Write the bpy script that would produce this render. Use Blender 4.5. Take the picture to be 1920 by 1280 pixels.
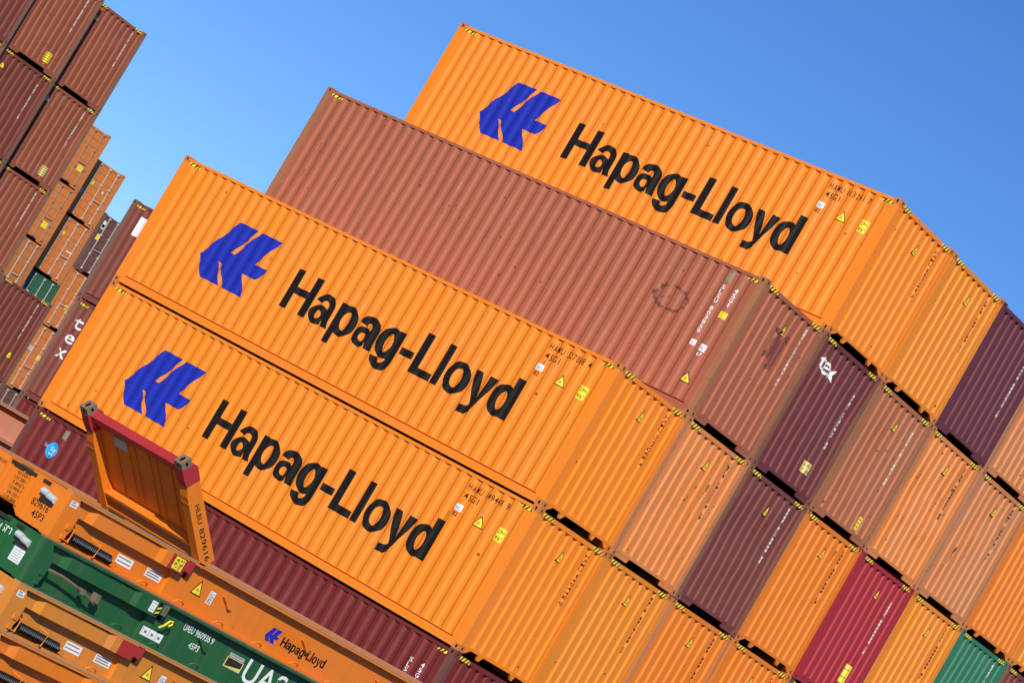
import bpy, math, random
from mathutils import Matrix, Vector
random.seed(11)
S = bpy.context.scene
for o in list(bpy.data.objects): bpy.data.objects.remove(o)
COL = S.collection

# ------------------------------------------------------------------ camera, sky, sun, exposure
cam_d = bpy.data.cameras.new('camera')
cam = bpy.data.objects.new('camera', cam_d); COL.objects.link(cam)
R = ((0.69552726, 0.51325619, 0.50280207), (0.33943916, 0.38205361, -0.85954412), (-0.63326368, 0.76850708, 0.09150945))
cam.matrix_world = Matrix(((R[0][0], -R[1][0], -R[2][0], 33.9427469), (R[0][1], -R[1][1], -R[2][1], -44.1731901),
                           (R[0][2], -R[1][2], -R[2][2], -2.86781755), (0, 0, 0, 1)))
cam_d.sensor_width = 36.0
cam_d.lens = 5961.93 / 1920 * 36
cam_d.clip_start = 0.5; cam_d.clip_end = 6000
S.camera = cam
SUN_EL = math.radians(28); SUN_AZ = math.radians(37.5)          # azimuth from -Y towards +X
sx, sy, sz = math.sin(SUN_AZ) * math.cos(SUN_EL), -math.cos(SUN_AZ) * math.cos(SUN_EL), math.sin(SUN_EL)
W_ = bpy.data.worlds.new('World'); S.world = W_; W_.use_nodes = True
nt = W_.node_tree; bg = nt.nodes['Background']
sky = nt.nodes.new('ShaderNodeTexSky'); sky.sky_type = 'NISHITA'; sky.sun_disc = False
sky.sun_elevation = SUN_EL; sky.sun_rotation = math.atan2(sx, sy)
sky.altitude = 0; sky.air_density = 0.6; sky.dust_density = 0.15; sky.ozone_density = 5.2
hs = nt.nodes.new('ShaderNodeHueSaturation'); hs.inputs['Saturation'].default_value = 1.13; hs.inputs['Hue'].default_value = .506      # the camera's vivid rendering of the whole sky
nt.links.new(sky.outputs[0], hs.inputs['Color']); nt.links.new(hs.outputs[0], bg.inputs[0]); bg.inputs[1].default_value = 0.112
sun_d = bpy.data.lights.new('sun', 'SUN'); sun_d.energy = 4.6; sun_d.angle = math.radians(0.53); sun_d.color = (1.0, 0.95, 0.87)
sun = bpy.data.objects.new('sun', sun_d); COL.objects.link(sun)
sun.rotation_euler = Vector((sx, sy, sz)).to_track_quat('Z', 'Y').to_euler(); sun.location = (60, -80, 60)
S.view_settings.view_transform = 'Standard'; S.view_settings.look = 'None'
S.view_settings.exposure = 0.15; S.view_settings.gamma = 1.0; S.view_settings.use_curve_mapping = False

# ------------------------------------------------------------------ materials
MATS = {}
def paint(key, rgb, fade=.15, streak=.12, rust=.08, rough=.42, fcol=None, bump=.12, rs=4.5):
    if key in MATS: return MATS[key]
    m = bpy.data.materials.new(key); m.use_nodes = True; MATS[key] = m
    t = m.node_tree; N = t.nodes; Lk = t.links.new; b = N['Principled BSDF']
    tc = N.new('ShaderNodeTexCoord'); oi = N.new('ShaderNodeObjectInfo')
    cx = N.new('ShaderNodeCombineXYZ')
    for i, k in enumerate((37., 91., 53.)):
        mu = N.new('ShaderNodeMath'); mu.operation = 'MULTIPLY'; mu.inputs[1].default_value = k
        Lk(oi.outputs['Random'], mu.inputs[0]); Lk(mu.outputs[0], cx.inputs[i])
    ad = N.new('ShaderNodeVectorMath'); ad.operation = 'ADD'
    Lk(tc.outputs['Object'], ad.inputs[0]); Lk(cx.outputs[0], ad.inputs[1])
    def noise(scale, detail, vec=None, rg=.55):
        n = N.new('ShaderNodeTexNoise'); n.inputs['Scale'].default_value = scale
        n.inputs['Detail'].default_value = detail; n.inputs['Roughness'].default_value = rg
        Lk(vec or ad.outputs[0], n.inputs['Vector']); return n.outputs['Fac']
    def ramp(sock, a, c, amt):
        r = N.new('ShaderNodeMapRange'); r.inputs[1].default_value = a; r.inputs[2].default_value = c
        r.inputs[3].default_value = 0; r.inputs[4].default_value = amt; Lk(sock, r.inputs[0]); return r.outputs[0]
    def mix(f, A, B):
        x = N.new('ShaderNodeMix'); x.data_type = 'RGBA'
        Lk(f, x.inputs[0])
        if isinstance(A, tuple): x.inputs[6].default_value = A
        else: Lk(A, x.inputs[6])
        x.inputs[7].default_value = B; return x.outputs[2]
    mp = N.new('ShaderNodeMapping'); mp.inputs['Scale'].default_value = (7, 7, .45); Lk(ad.outputs[0], mp.inputs[0])
    mp2 = N.new('ShaderNodeMapping'); mp2.inputs['Scale'].default_value = (1.1, 1.1, .25); Lk(ad.outputs[0], mp2.inputs[0])
    f = fcol or tuple(min(.8, .8 * c + .2 * (sum(rgb) / 3) + .02) for c in rgb)
    base = (*rgb, 1)
    c1 = mix(ramp(noise(1.0, 4, mp2.outputs[0]), .3, .75, fade), base, (*f, 1))
    c2 = mix(ramp(noise(1.0, 5, mp.outputs[0], .6), .48, .78, streak), c1, (.15, .105, .07, 1))
    c3 = mix(ramp(noise(rs, 7, None, .72), .66 - .16 * rust, .74 - .10 * rust, min(1, .35 + rust) if rust > .05 else rust), c2, (.11, .05, .028, 1))
    Lk(c3, b.inputs['Base Color'])
    rr = N.new('ShaderNodeMapRange'); rr.inputs[3].default_value = rough - .06; rr.inputs[4].default_value = rough + .2
    Lk(noise(3.0, 4), rr.inputs[0]); Lk(rr.outputs[0], b.inputs['Roughness'])
    b.inputs['Specular IOR Level'].default_value = .42
    if bump:
        bp = N.new('ShaderNodeBump'); bp.inputs['Strength'].default_value = bump; bp.inputs['Distance'].default_value = .03
        Lk(noise(2.2, 3), bp.inputs['Height']); Lk(bp.outputs[0], b.inputs['Normal'])
    return m
def flat(key, rgb, rough=.5, metal=0.):
    if key in MATS: return MATS[key]
    m = bpy.data.materials.new(key); m.use_nodes = True; MATS[key] = m
    t = m.node_tree; N = t.nodes; b = N['Principled BSDF']
    n = N.new('ShaderNodeTexNoise'); n.inputs['Scale'].default_value = 4; n.inputs['Detail'].default_value = 5
    tc = N.new('ShaderNodeTexCoord'); t.links.new(tc.outputs['Object'], n.inputs['Vector'])
    x = N.new('ShaderNodeMix'); x.data_type = 'RGBA'
    x.inputs[6].default_value = (*[c * .82 for c in rgb], 1); x.inputs[7].default_value = (*[min(1, c * 1.12) for c in rgb], 1)
    t.links.new(n.outputs['Fac'], x.inputs[0]); t.links.new(x.outputs[2], b.inputs['Base Color'])
    b.inputs['Roughness'].default_value = rough; b.inputs['Metallic'].default_value = metal; b.inputs['Specular IOR Level'].default_value = .14
    return m
HL = (.80, .212, .004)
P_ = dict(
    hl=paint('paint_orange', HL, .16, .08, .055, .38, rs=2.6),
    hl2=paint('paint_orange_deep', (.70, .178, .004), .2, .14, .06, .42),
    hl3=paint('paint_orange_yellowed', (.71, .215, .005), .25, .14, .06, .42),
    fade=paint('paint_orange_faded', (.64, .19, .03), .75, .22, .12, .55, (.60, .25, .1)),
    fade2=paint('paint_orange_bleached', (.55, .18, .05), .8, .4, .3, .6, (.50, .22, .1)),
    brown=paint('paint_brown', (.325, .088, .039), .5, .34, .1, .5, (.38, .125, .066)),
    browne=paint('paint_brown_dusty', (.37, .115, .046), .6, .4, .24, .55, (.40, .15, .075)),
    purple=paint('paint_purple_brown', (.135, .024, .023), .4, .2, .12, .42, (.17, .042, .034)),
    purpleg=paint('paint_plum', (.115, .021, .026), .12, .06, .02, .3, (.16, .045, .045)),
    purple2=paint('paint_wine_brown', (.155, .034, .029), .6, .3, .2, .5, (.19, .055, .042)),
    maroon=paint('paint_maroon', (.15, .014, .011), .35, .1, .03, .42, (.19, .026, .02)),
    red=paint('paint_red', (.33, .017, .024), .2, .08, .04, .4, (.36, .035, .038)),
    green=paint('paint_green', (.022, .16, .08), .3, .12, .06, .42, (.06, .2, .12)),
    rustb=paint('paint_rust_brown', (.27, .074, .036), .55, .3, .26, .6, (.32, .10, .052)),
    rustb2=paint('paint_dark_rust_brown', (.18, .042, .028), .5, .25, .16, .55, (.22, .06, .036)),
    dor=paint('paint_door_orange', (.62, .175, .03), .6, .25, .2, .55, (.58, .22, .07)),
    dor2=paint('paint_door_ochre', (.50, .16, .03), .6, .3, .22, .55, (.46, .2, .07)),
    dbr=paint('paint_door_brown', (.14, .055, .045), .5, .4, .3, .6, (.2, .09, .07)),
    dgr=paint('paint_door_green', (.02, .11, .05), .3, .2, .1, .5, (.05, .16, .09)),
    rgreen=paint('rack_green', (.009, .09, .024), .4, .3, .2, .45, (.035, .14, .05), rs=6),
    rorange=paint('rack_orange', (.70, .178, .004), .2, .16, .1, .42, rs=7), rochre=paint('rack_ochre', (.60, .2, .012), .4, .25, .14, .5, rs=7), hlcast=paint('casting_orange', (.55, .16, .02), .5, .35, .4, .55, (.42, .18, .07), rs=14),
    rsalmon=paint('rack_salmon', (.62, .24, .15), .6, .1, .03, .6, (.62, .3, .2)),
    worn=paint('worn_steel', (.16, .105, .07), .6, .4, .4, .65, (.24, .17, .12)),
    wornl=paint('worn_deck_edge', (.33, .21, .14), .6, .3, .3, .65, (.36, .27, .2)),
)
def worn_of(k):
    """the same paint, more scraped and rusted: posts and castings of old boxes"""
    m = MATS[P_[k].name]; key = m.name + '_scraped'
    if key in MATS: return MATS[key]
    src = {'brown': (.30, .115, .05), 'browne': (.30, .115, .05), 'fade': (.46, .165, .06), 'fade2': (.40, .16, .07), 'purple': (.19, .07, .04), 'purple2': (.21, .08, .045),
           'rustb': (.2, .1, .06), 'rustb2': (.17, .08, .055), 'maroon': (.13, .035, .028), 'dor': (.48, .17, .05), 'dor2': (.38, .15, .05), 'dbr': (.13, .08, .06)}.get(k)
    if src is None: return m
    return paint(key, src, .6, .45, .5, .62, tuple(min(.8, c * 1.35) for c in src), rs=9)
BLACK = flat('print_black', (.011, .009, .008), .5)
BLUE = flat('print_blue', (.015, .028, .34), .4)
WHITE = flat('print_white', (.78, .78, .76), .5)
WORNW = flat('print_worn_white', (.6, .53, .48), .6)
YEL = flat('label_yellow', (.86, .66, .05), .45)
PALEY = flat('label_pale_yellow', (.72, .6, .22), .5)
GREY = flat('label_grey', (.45, .5, .5), .5)
GINK = flat('ink_grey', (.2, .22, .26), .6)
SKYB = flat('label_sky_blue', (.02, .33, .85), .4)
TIPRED = paint('paint_tip_red', (.37, .022, .025), .2, .1, .06, .42, (.4, .05, .04))
SPRING = flat('spring_black', (.03, .032, .036), .35, .6)
ROD = flat('rod_galvanised', (.55, .55, .52), .4, .2)
RODD = flat('rod_weathered', (.3, .27, .22), .5, .2)
DARKW = flat('underside_and_gap_shade', (.03, .025, .02), .8)  # near-black undersides; also shade painted into rack slots, gap and window
PLANK = flat('deck_planks', (.2, .13, .08), .8)
PATCHP = flat('repair_patch_purple', (.19, .055, .048), .6)
SCUFF = flat('scuff_dark', (.17, .065, .042), .8)
ASPH = paint('asphalt', (.06, .058, .055), .5, .1, .0, .85, (.09, .088, .082))
CONC = flat('concrete', (.35, .34, .32), .9)

# ------------------------------------------------------------------ mesh helpers
class MB:
    def __init__(s): s.v = []; s.f = []; s.m = []
    def poly(s, pts, m=0):
        n = len(s.v); s.v += [tuple(p) for p in pts]; s.f.append(tuple(range(n, n + len(pts)))); s.m.append(m)
    def box(s, x0, x1, y0, y1, z0, z1, m=0):
        n = len(s.v)
        s.v += [(x0, y0, z0), (x1, y0, z0), (x1, y1, z0), (x0, y1, z0), (x0, y0, z1), (x1, y0, z1), (x1, y1, z1), (x0, y1, z1)]
        for q in ((0, 3, 2, 1), (4, 5, 6, 7), (0, 1, 5, 4), (1, 2, 6, 5), (2, 3, 7, 6), (3, 0, 4, 7)):
            s.f.append(tuple(n + i for i in q)); s.m.append(m)
    def prism(s, pts, fn, lo, hi, m=0):
        """pts: 2-D outline, fn(a,b,t) -> 3-D, swept from t=lo to t=hi"""
        s.poly([fn(a, b, lo) for a, b in pts], m); s.poly([fn(a, b, hi) for a, b in reversed(pts)], m)
        for i in range(len(pts)):
            (a, b), (c, d) = pts[i], pts[(i + 1) % len(pts)]
            s.poly([fn(a, b, lo), fn(a, b, hi), fn(c, d, hi), fn(c, d, lo)], m)
    def tube(s, path, r, n=6, m=0):
        rings = []
        for i, p in enumerate(path):
            p = Vector(p); a = Vector(path[max(0, i - 1)]); b = Vector(path[min(len(path) - 1, i + 1)])
            d = (b - a).normalized(); up = Vector((0, 0, 1)) if abs(d.z) < .9 else Vector((1, 0, 0))
            e1 = d.cross(up).normalized(); e2 = d.cross(e1)
            k = len(s.v)
            s.v += [tuple(p + (e1 * math.cos(2 * math.pi * j / n) + e2 * math.sin(2 * math.pi * j / n)) * r) for j in range(n)]
            rings.append(k)
        for a, b in zip(rings, rings[1:]):
            for j in range(n):
                s.f.append((a + j, a + (j + 1) % n, b + (j + 1) % n, b + j)); s.m.append(m)
        s.f.append(tuple(rings[0] + j for j in range(n))); s.m.append(m)
        s.f.append(tuple(rings[-1] + n - 1 - j for j in range(n))); s.m.append(m)
    def mesh(s, name, smooth=False):
        me = bpy.data.meshes.new(name); me.from_pydata(s.v, [], s.f)
        ns = max(s.m) + 1 if s.m else 1
        for i in range(ns): me.materials.append(None)
        me.polygons.foreach_set('material_index', s.m)
        if smooth: me.polygons.foreach_set('use_smooth', [True] * len(s.f))
        me.update(); return me
CACHE = {}
def cached(key, fn):
    if key not in CACHE: CACHE[key] = fn()
    return CACHE[key]
def obj(name, me, mats, parent=None, loc=(0, 0, 0), rot=(0, 0, 0)):
    o = bpy.data.objects.new(name, me); COL.objects.link(o); o.parent = parent; o.location = loc; o.rotation_euler = rot
    mats = mats if isinstance(mats, (list, tuple)) else [mats]
    for i, sl in enumerate(o.material_slots):
        sl.link = 'OBJECT'; sl.material = mats[min(i, len(mats) - 1)]
    return o
def root(name, label, cat, loc, rotz=0, group=None):
    o = bpy.data.objects.new(name, None); COL.objects.link(o); o.location = loc; o.rotation_euler = (0, 0, rotz)
    o['label'] = label; o['category'] = cat; o.empty_display_size = .3
    if group: o['group'] = group
    return o

# ------------------------------------------------------------------ lettering and decals
def text2d(body, h, w=None, bold=0., space=1.):
    """flat triangles of a word; cap height h, total width w, origin at its lower left"""
    key = ('txt', body, bold, space)
    def mk():
        cu = bpy.data.curves.new('t', 'FONT'); cu.body = body; cu.size = 1; cu.offset = bold; cu.space_character = space; cu.resolution_u = 3
        o = bpy.data.objects.new('t', cu); COL.objects.link(o)
        bpy.context.view_layer.update()
        me = o.evaluated_get(bpy.context.evaluated_depsgraph_get()).to_mesh(); me.calc_loop_triangles()
        vs = [v.co.copy() for v in me.vertices]; tr = [[(vs[i].x, vs[i].y) for i in t.vertices] for t in me.loop_triangles]
        bpy.data.objects.remove(o); bpy.data.curves.remove(cu); return tr
    tr = cached(key, mk)
    if not tr: return []
    xs = [p[0] for t in tr for p in t]; x0, x1 = min(xs), max(xs)
    cap = .729
    ky = h / cap; kx = (w / (x1 - x0)) if w else ky
    return [[((x - x0) * kx, y * ky) for x, y in t] for t in tr]
def marks(n, cw, ch, vertical=True, seed=1, gaps=(4, 11)):
    """a column of characters too small to read in the photograph: only strokes"""
    rnd = random.Random(seed); out = []; pos = 0
    for i in range(n):
        if i in gaps: pos += ch * .7
        t = ch * .18
        segs = rnd.sample([(0, 0, cw, t), (0, ch * .41, cw, ch * .41 + t), (0, ch - t, cw, ch), (0, 0, t, ch), (cw - t, 0, cw, ch)], 3)
        for a, b, c, d in segs:
            out.append([(a, -pos - ch + b), (c, -pos - ch + b), (c, -pos - ch + d), (a, -pos - ch + d)])
        pos += ch * 1.32
    return out
def vstack(chars, ch, cw, gap=1.25, bold=.01):
    out = []; pos = 0
    for c in chars:
        if c == ' ': pos += ch * .7; continue
        t = text2d(c, ch, cw * (.35 if c in '1Il' else 1), bold)
        off = cw * .33 if c in '1Il' else 0
        out += [[(x + off, y - pos - ch) for x, y in tri] for tri in t]; pos += ch * gap
    return out
def sh(polys, dx, dz): return [[(x + dx, y + dz) for x, y in p] for p in polys]
def rot90(polys, ccw=True): return [[((-y, x) if ccw else (y, -x)) for x, y in p] for p in polys]
def rect(a, b, c, d): return [(a, b), (c, b), (c, d), (a, d)]
def clip(poly, k, keep_gt):
    out = []; n = len(poly)
    for i in range(n):
        p, q = poly[i], poly[(i + 1) % n]
        pi = (p[0] >= k) if keep_gt else (p[0] <= k); qi = (q[0] >= k) if keep_gt else (q[0] <= k)
        if pi: out.append(p)
        if pi != qi:
            t = (k - p[0]) / (q[0] - p[0]); out.append((k, p[1] + t * (q[1] - p[1])))
    return out
def decal(mb, polys, fn, breaks=(), m=0, lift=.003):
    for p in polys:
        xs = [a for a, b in p]; lo, hi = min(xs), max(xs)
        ks = [k for k in breaks if lo + 1e-6 < k < hi - 1e-6]
        if not ks: mb.poly([fn(a, b, lift) for a, b in p], m); continue
        ks = [lo - 1] + ks + [hi + 1]
        for a, b in zip(ks, ks[1:]):
            q = clip(clip(p, a, True), b, False)
            if len(q) > 2: mb.poly([fn(x, y, lift) for x, y in q], m)
def hazard(w, h, n=4, slant=.6):
    ys = [rect(0, 0, w, h)]; bs = []; pw = w / n
    for i in range(n):
        a = i * pw + pw * .12
        bs.append([(a, 0), (a + pw * .40, 0), (min(w, a + pw * .40 + h * slant), h), (min(w, a + h * slant), h)])
    return ys, bs
def tri(cx, z0, w, h, k=0.):
    return [[(cx - w / 2 + k * 1.5, z0 + k), (cx + w / 2 - k * 1.5, z0 + k), (cx, z0 + h - k * 2.1)]]

def arc(cx, cy, ro, ri, a0, a1, n=14):
    out = []
    for i in range(n):
        u, v = math.radians(a0 + (a1 - a0) * i / n), math.radians(a0 + (a1 - a0) * (i + 1) / n)
        out.append([(cx + ri[0] * math.cos(u), cy + ri[1] * math.sin(u)), (cx + ro[0] * math.cos(u), cy + ro[1] * math.sin(u)),
                    (cx + ro[0] * math.cos(v), cy + ro[1] * math.sin(v)), (cx + ri[0] * math.cos(v), cy + ri[1] * math.sin(v))])
    return out
def word(h, w):
    """the long black name in a grotesque drawn from bars and ring segments; cap height 1"""
    cut = lambda ps, k, gt: [q for q in (clip(p, k, gt) for p in ps) if len(q) > 2]
    bowl = lambda cx: arc(cx, .37, (.345, .39), (.125, .235), 0, 360, 30)
    G = {'H': (.975, [rect(.03, 0, .285, 1), rect(.69, 0, .945, 1), rect(.285, .415, .69, .59)]),
         'a': (.765, [rect(.475, .155, .705, .475), [(.475, .155), (.705, .155), (.755, .0), (.525, .0)]] + arc(.37, .475, (.335, .285), (.105, .12), 0, 168, 16) + cut(arc(.30, .222, (.285, .243), (.09, .105), 0, 360, 28), .475, False)),
         'p': (.785, [rect(.03, -.28, .26, .745)] + cut(bowl(.41), .26, True)),
         'g': (.785, [rect(.505, .0, .735, .745)] + cut(bowl(.36), .505, False) + arc(.395, .0, (.34, .295), (.11, .13), -172, 0)),
         '-': (.45, [rect(.025, .265, .42, .44)]),
         'L': (.73, [rect(.03, 0, .285, 1), rect(.285, 0, .715, .18)]),
         'l': (.30, [rect(.035, 0, .265, 1)]),
         'o': (.785, arc(.392, .37, (.37, .39), (.15, .235), 0, 360, 30)),
         'y': (.70, [[(-.01, .745), (.225, .745), (.415, .16), (.30, -.03)], [(.48, .745), (.71, .745), (.445, -.06), (.30, -.03), (.415, .16)],
                     [(.30, -.03), (.445, -.06), (.39, -.18), (.28, -.28), (.06, -.29), (.06, -.11), (.19, -.10), (.25, -.075)]]),
         'd': (.785, [rect(.505, 0, .735, 1)] + cut(bowl(.36), .505, False))}
    x = 0; out = []
    for c in 'Hapag-Lloyd':
        adv, ps = G[c]; out += sh(ps, x, 0); x += adv * .985
    xs = [p[0] for q in out for p in q]; x0, x1 = min(xs), max(xs); k = w / (x1 - x0)
    return [[((a - x0) * k, b * h) for a, b in q] for q in out]
# ------------------------------------------------------------------ the forty-foot box
L, W = 12.192, 2.438
HC, ST = 2.896, 2.591
def profile(a0, a1, pitch, flat_o, slope, depth, n):
    """break points (s, depth) of a trapezoid corrugation of n recesses centred in a0..a1"""
    mid = (a0 + a1) / 2; pts = [(a0, 0.)]; inner = pitch - flat_o - 2 * slope
    for i in range(n):
        c = mid + (i - (n - 1) / 2) * pitch
        pts += [(c - inner / 2 - slope, 0.), (c - inner / 2, depth), (c + inner / 2, depth), (c + inner / 2 + slope, 0.)]
    pts.append((a1, 0.)); return pts
SIDE = profile(.15, L - .15, .278, .080, .066, .032, 42)
END = profile(.12, W - .12, .2625, .112, .02, .045, 8)
def dep(prof):
    def f(s):
        if s <= prof[0][0]: return 0.
        for (a, d), (b, e) in zip(prof, prof[1:]):
            if s <= b: return d + (e - d) * ((s - a) / (b - a) if b > a else 0)
        return 0.
    return f
dS, dE = dep(SIDE), dep(END)
bS = [a for a, d in SIDE]; bE = [a for a, d in END]
fS = lambda s, z, l: (-L + s, .012 + dS(s) - l, z)
fE = lambda t, z, l: (-.010 - dE(t) + l, t, z)
def dents(seed, span, H, n, amp):
    """shallow knocks pushed into a sheet: centre, radius, depth"""
    rnd = random.Random(seed); ds = [(rnd.uniform(.4, span - .4), rnd.uniform(.4, H - .4), rnd.uniform(.14, .55), rnd.uniform(.3, 1) * amp) for _ in range(n)]
    return lambda s, z: sum(d * math.exp(-(((s - a) / r) ** 2 + ((z - b) / r) ** 2)) for a, b, r, d in ds) * min(1, (z - .19) * 5, (H - .085 - z) * 5)
def sheet(mb, prof, z0, z1, rows, fn, rev=False):
    zs = [z0 + (z1 - z0) * i / rows for i in range(rows + 1)]; k = len(mb.v); n = len(prof)
    for z in zs: mb.v += [fn(a, d, z) for a, d in prof]
    for j in range(rows):
        for i in range(n - 1):
            q = (k + j * n + i, k + j * n + i + 1, k + (j + 1) * n + i + 1, k + (j + 1) * n + i); mb.f.append(q[::-1] if rev else q); mb.m.append(0)
def m_side(H, far, var=0):
    mb = MB(); g = (lambda y: W - y) if far else (lambda y: y)
    dn = dents(100 + var + 50 * far, L, H, (14, 34, 44)[var % 3], (.006, .012, .018)[var % 3])
    sheet(mb, SIDE, .19, H - .085, 14, lambda a, d, z: (-L + a, g(.012 + d + max(0, dn(a, z))), z), far)
    return mb.mesh('side_wall')
def m_end(H, var=0):
    mb = MB(); dn = dents(300 + var, W, H, (4, 9, 13)[var % 3], (.006, .014, .022)[var % 3])
    sheet(mb, END, .165, H - .125, 14, lambda a, d, z: (-.010 - d - max(0, dn(a, z)), a, z))
    return mb.mesh('end_wall')
def m_roof(H):
    mb = MB(); n = 56; x0 = -L + .17; dx = (L - .34) / n
    for i in range(n):
        a = x0 + i * dx
        for u0, u1, h0, h1 in ((0, .3, -.045, -.045), (.3, .42, -.045, -.026), (.42, .88, -.026, -.026), (.88, 1, -.026, -.045)):
            mb.poly([(a + u0 * dx, .03, H + h0), (a + u1 * dx, .03, H + h1), (a + u1 * dx, W - .03, H + h1), (a + u0 * dx, W - .03, H + h0)])
    return mb.mesh('roof')
def m_floor():
    mb = MB(); mb.box(-L + .1, -.1, .05, W - .05, .12, .17)
    for i in range(27): x = -L + .3 + i * .42; mb.box(x, x + .05, .07, W - .07, -.022, .1195)
    mb.box(-L + .3, -1.2, 1.1, 1.2, -.023, .1194); mb.box(-1.3, -1.25, .08, W - .08, -.024, .1193)
    return mb.mesh('floor')
def m_post(H):
    mb = MB(); mb.box(-.145, 0, 0, .12, .1, H - .1); mb.box(-.16, -.145, .01, .05, .1, H - .1); return mb.mesh('corner_post')
def m_toprail(H):
    mb = MB(); mb.box(-L + .16, -.16, .006, .07, H - .09, H - .03); return mb.mesh('top_rail')
def m_botrail():
    mb = MB(); mb.box(-L + .17, -.17, .008, .07, .02, .150)
    mb.box(-L + .26, -.26, .040, .07, .1501, .185); mb.box(-L + .15, -.15, .008, .06, .1852, .195)
    mb.box(-L + .15, -L + .26, .008, .06, .1502, .1851); mb.box(-.26, -.15, .008, .06, .1502, .1851)
    return mb.mesh('bottom_rail')
def m_header(H):
    mb = MB(); mb.box(-.075, -.004, .13, W - .13, H - .128, H - .047); return mb.mesh('header')
def m_sill(style):
    mb = MB(); fn = lambda a, b, t: (t, a, b)
    mb.box(-.09, -.004, .13, W - .13, .105, .1652)
    if style == 'tab':
        for k in (0, 1):
            g = (lambda y: W - y) if k else (lambda y: y)
            mb.prism([(g(.164), .006), (g(.20), .02), (g(.34), .1048), (g(.164), .1048)], fn, -.06, -.008)
            mb.prism([(g(.585), .1048), (g(.635), .006), (g(.665), .006), (g(.76), .1048)], fn, -.06, -.008)
    else:
        for k in (0, 1):
            g = (lambda y: W - y) if k else (lambda y: y)
            mb.prism([(g(.164), .014), (g(.58), .014), (g(.62), .1048), (g(.164), .1048)], fn, -.05, -.010)
    return mb.mesh('sill')
def slot_face(mb, c, u, v, n, a, b, ha, hb, depth, m=0):
    """face with an oval hole: centre c, half sizes a,b along u,v; hole ha,hb; normal n"""
    P = lambda i, j, k=0.: (c[0] + u[0] * i + v[0] * j + n[0] * k, c[1] + u[1] * i + v[1] * j + n[1] * k, c[2] + u[2] * i + v[2] * j + n[2] * k)
    cs = [(a, b), (-a, b), (-a, -b), (a, -b)]
    ov = [(ha * math.cos(math.radians(22.5 + 45 * k)), hb * math.sin(math.radians(22.5 + 45 * k))) for k in range(8)]
    for q in range(4):
        k = q * 2; A = cs[q]; B = cs[(q + 1) % 4]
        mb.poly([P(*A), P(*ov[(k + 1) % 8]), P(*ov[k])], m)
        mb.poly([P(*A), P(*B), P(*ov[(k + 2) % 8]), P(*ov[(k + 1) % 8])], m)
    for k in range(8):
        p, q = ov[k], ov[(k + 1) % 8]; mb.poly([P(*p), P(*q), P(*q, -depth), P(*p, -depth)], 1)
    mb.poly([P(*p, -depth) for p in ov], 1)
def m_casting():
    mb = MB(); hx, hy, hz = .089, .081, .059
    X, Y, Z = (1, 0, 0), (0, 1, 0), (0, 0, 1); neg = lambda v: tuple(-i for i in v)
    for s in (1, -1):
        slot_face(mb, (s * hx, 0, 0), Y, Z, (s, 0, 0), hy, hz, .021, .036, .04)
        slot_face(mb, (0, s * hy, 0), X, Z, (0, s, 0), hx, hz, .023, .037, .04)
        slot_face(mb, (0, 0, s * hz), X, Y, (0, 0, s), hx, hy, .055, .03, .04)
    return mb.mesh('corner_casting')
HOLE = flat('casting_hole', (.02, .012, .008), .8)
def m_door(H, right):
    """one door leaf seen from +x, with recessed panel rows"""
    mb = MB(); y0, y1 = (.125, W / 2 - .006) if not right else (W / 2 + .006, W - .125)
    mb.box(-.06, -.028, y0, y1, .17, H - .13)
    n = 7; z0, z1 = .19, H - .15; dz = (z1 - z0) / n
    for i in range(n): mb.box(-.0279, -.012, y0 + .02, y1 - .02, z0 + i * dz + .018, z0 + (i + 1) * dz - .018)
    return mb.mesh('door')
def m_rod(H):
    mb = MB(); mb.tube([(0, 0, .12), (0, 0, H - .09)], .016, 8)
    for z in (.14, H - .17): mb.box(-.03, .045, -.035, .035, z, z + .07)
    for z in (.8, H - .9): mb.box(-.03, .03, -.045, .045, z, z + .06)
    return mb.mesh('lock_rod')
def m_handle():
    mb = MB(); mb.tube([(.03, 0, 0), (.05, .1, .01), (.05, .42, .03)], .016, 6); return mb.mesh('handle')
def m_plain_end(H):
    mb = MB(); mb.box(-L + .004, -L + .05, .12, W - .12, .02, H - .03); return mb.mesh('back_end')
CAST_POS = [(sx_, sy_, sz_) for sx_ in (0, 1) for sy_ in (0, 1) for sz_ in (0, 1)]

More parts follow.
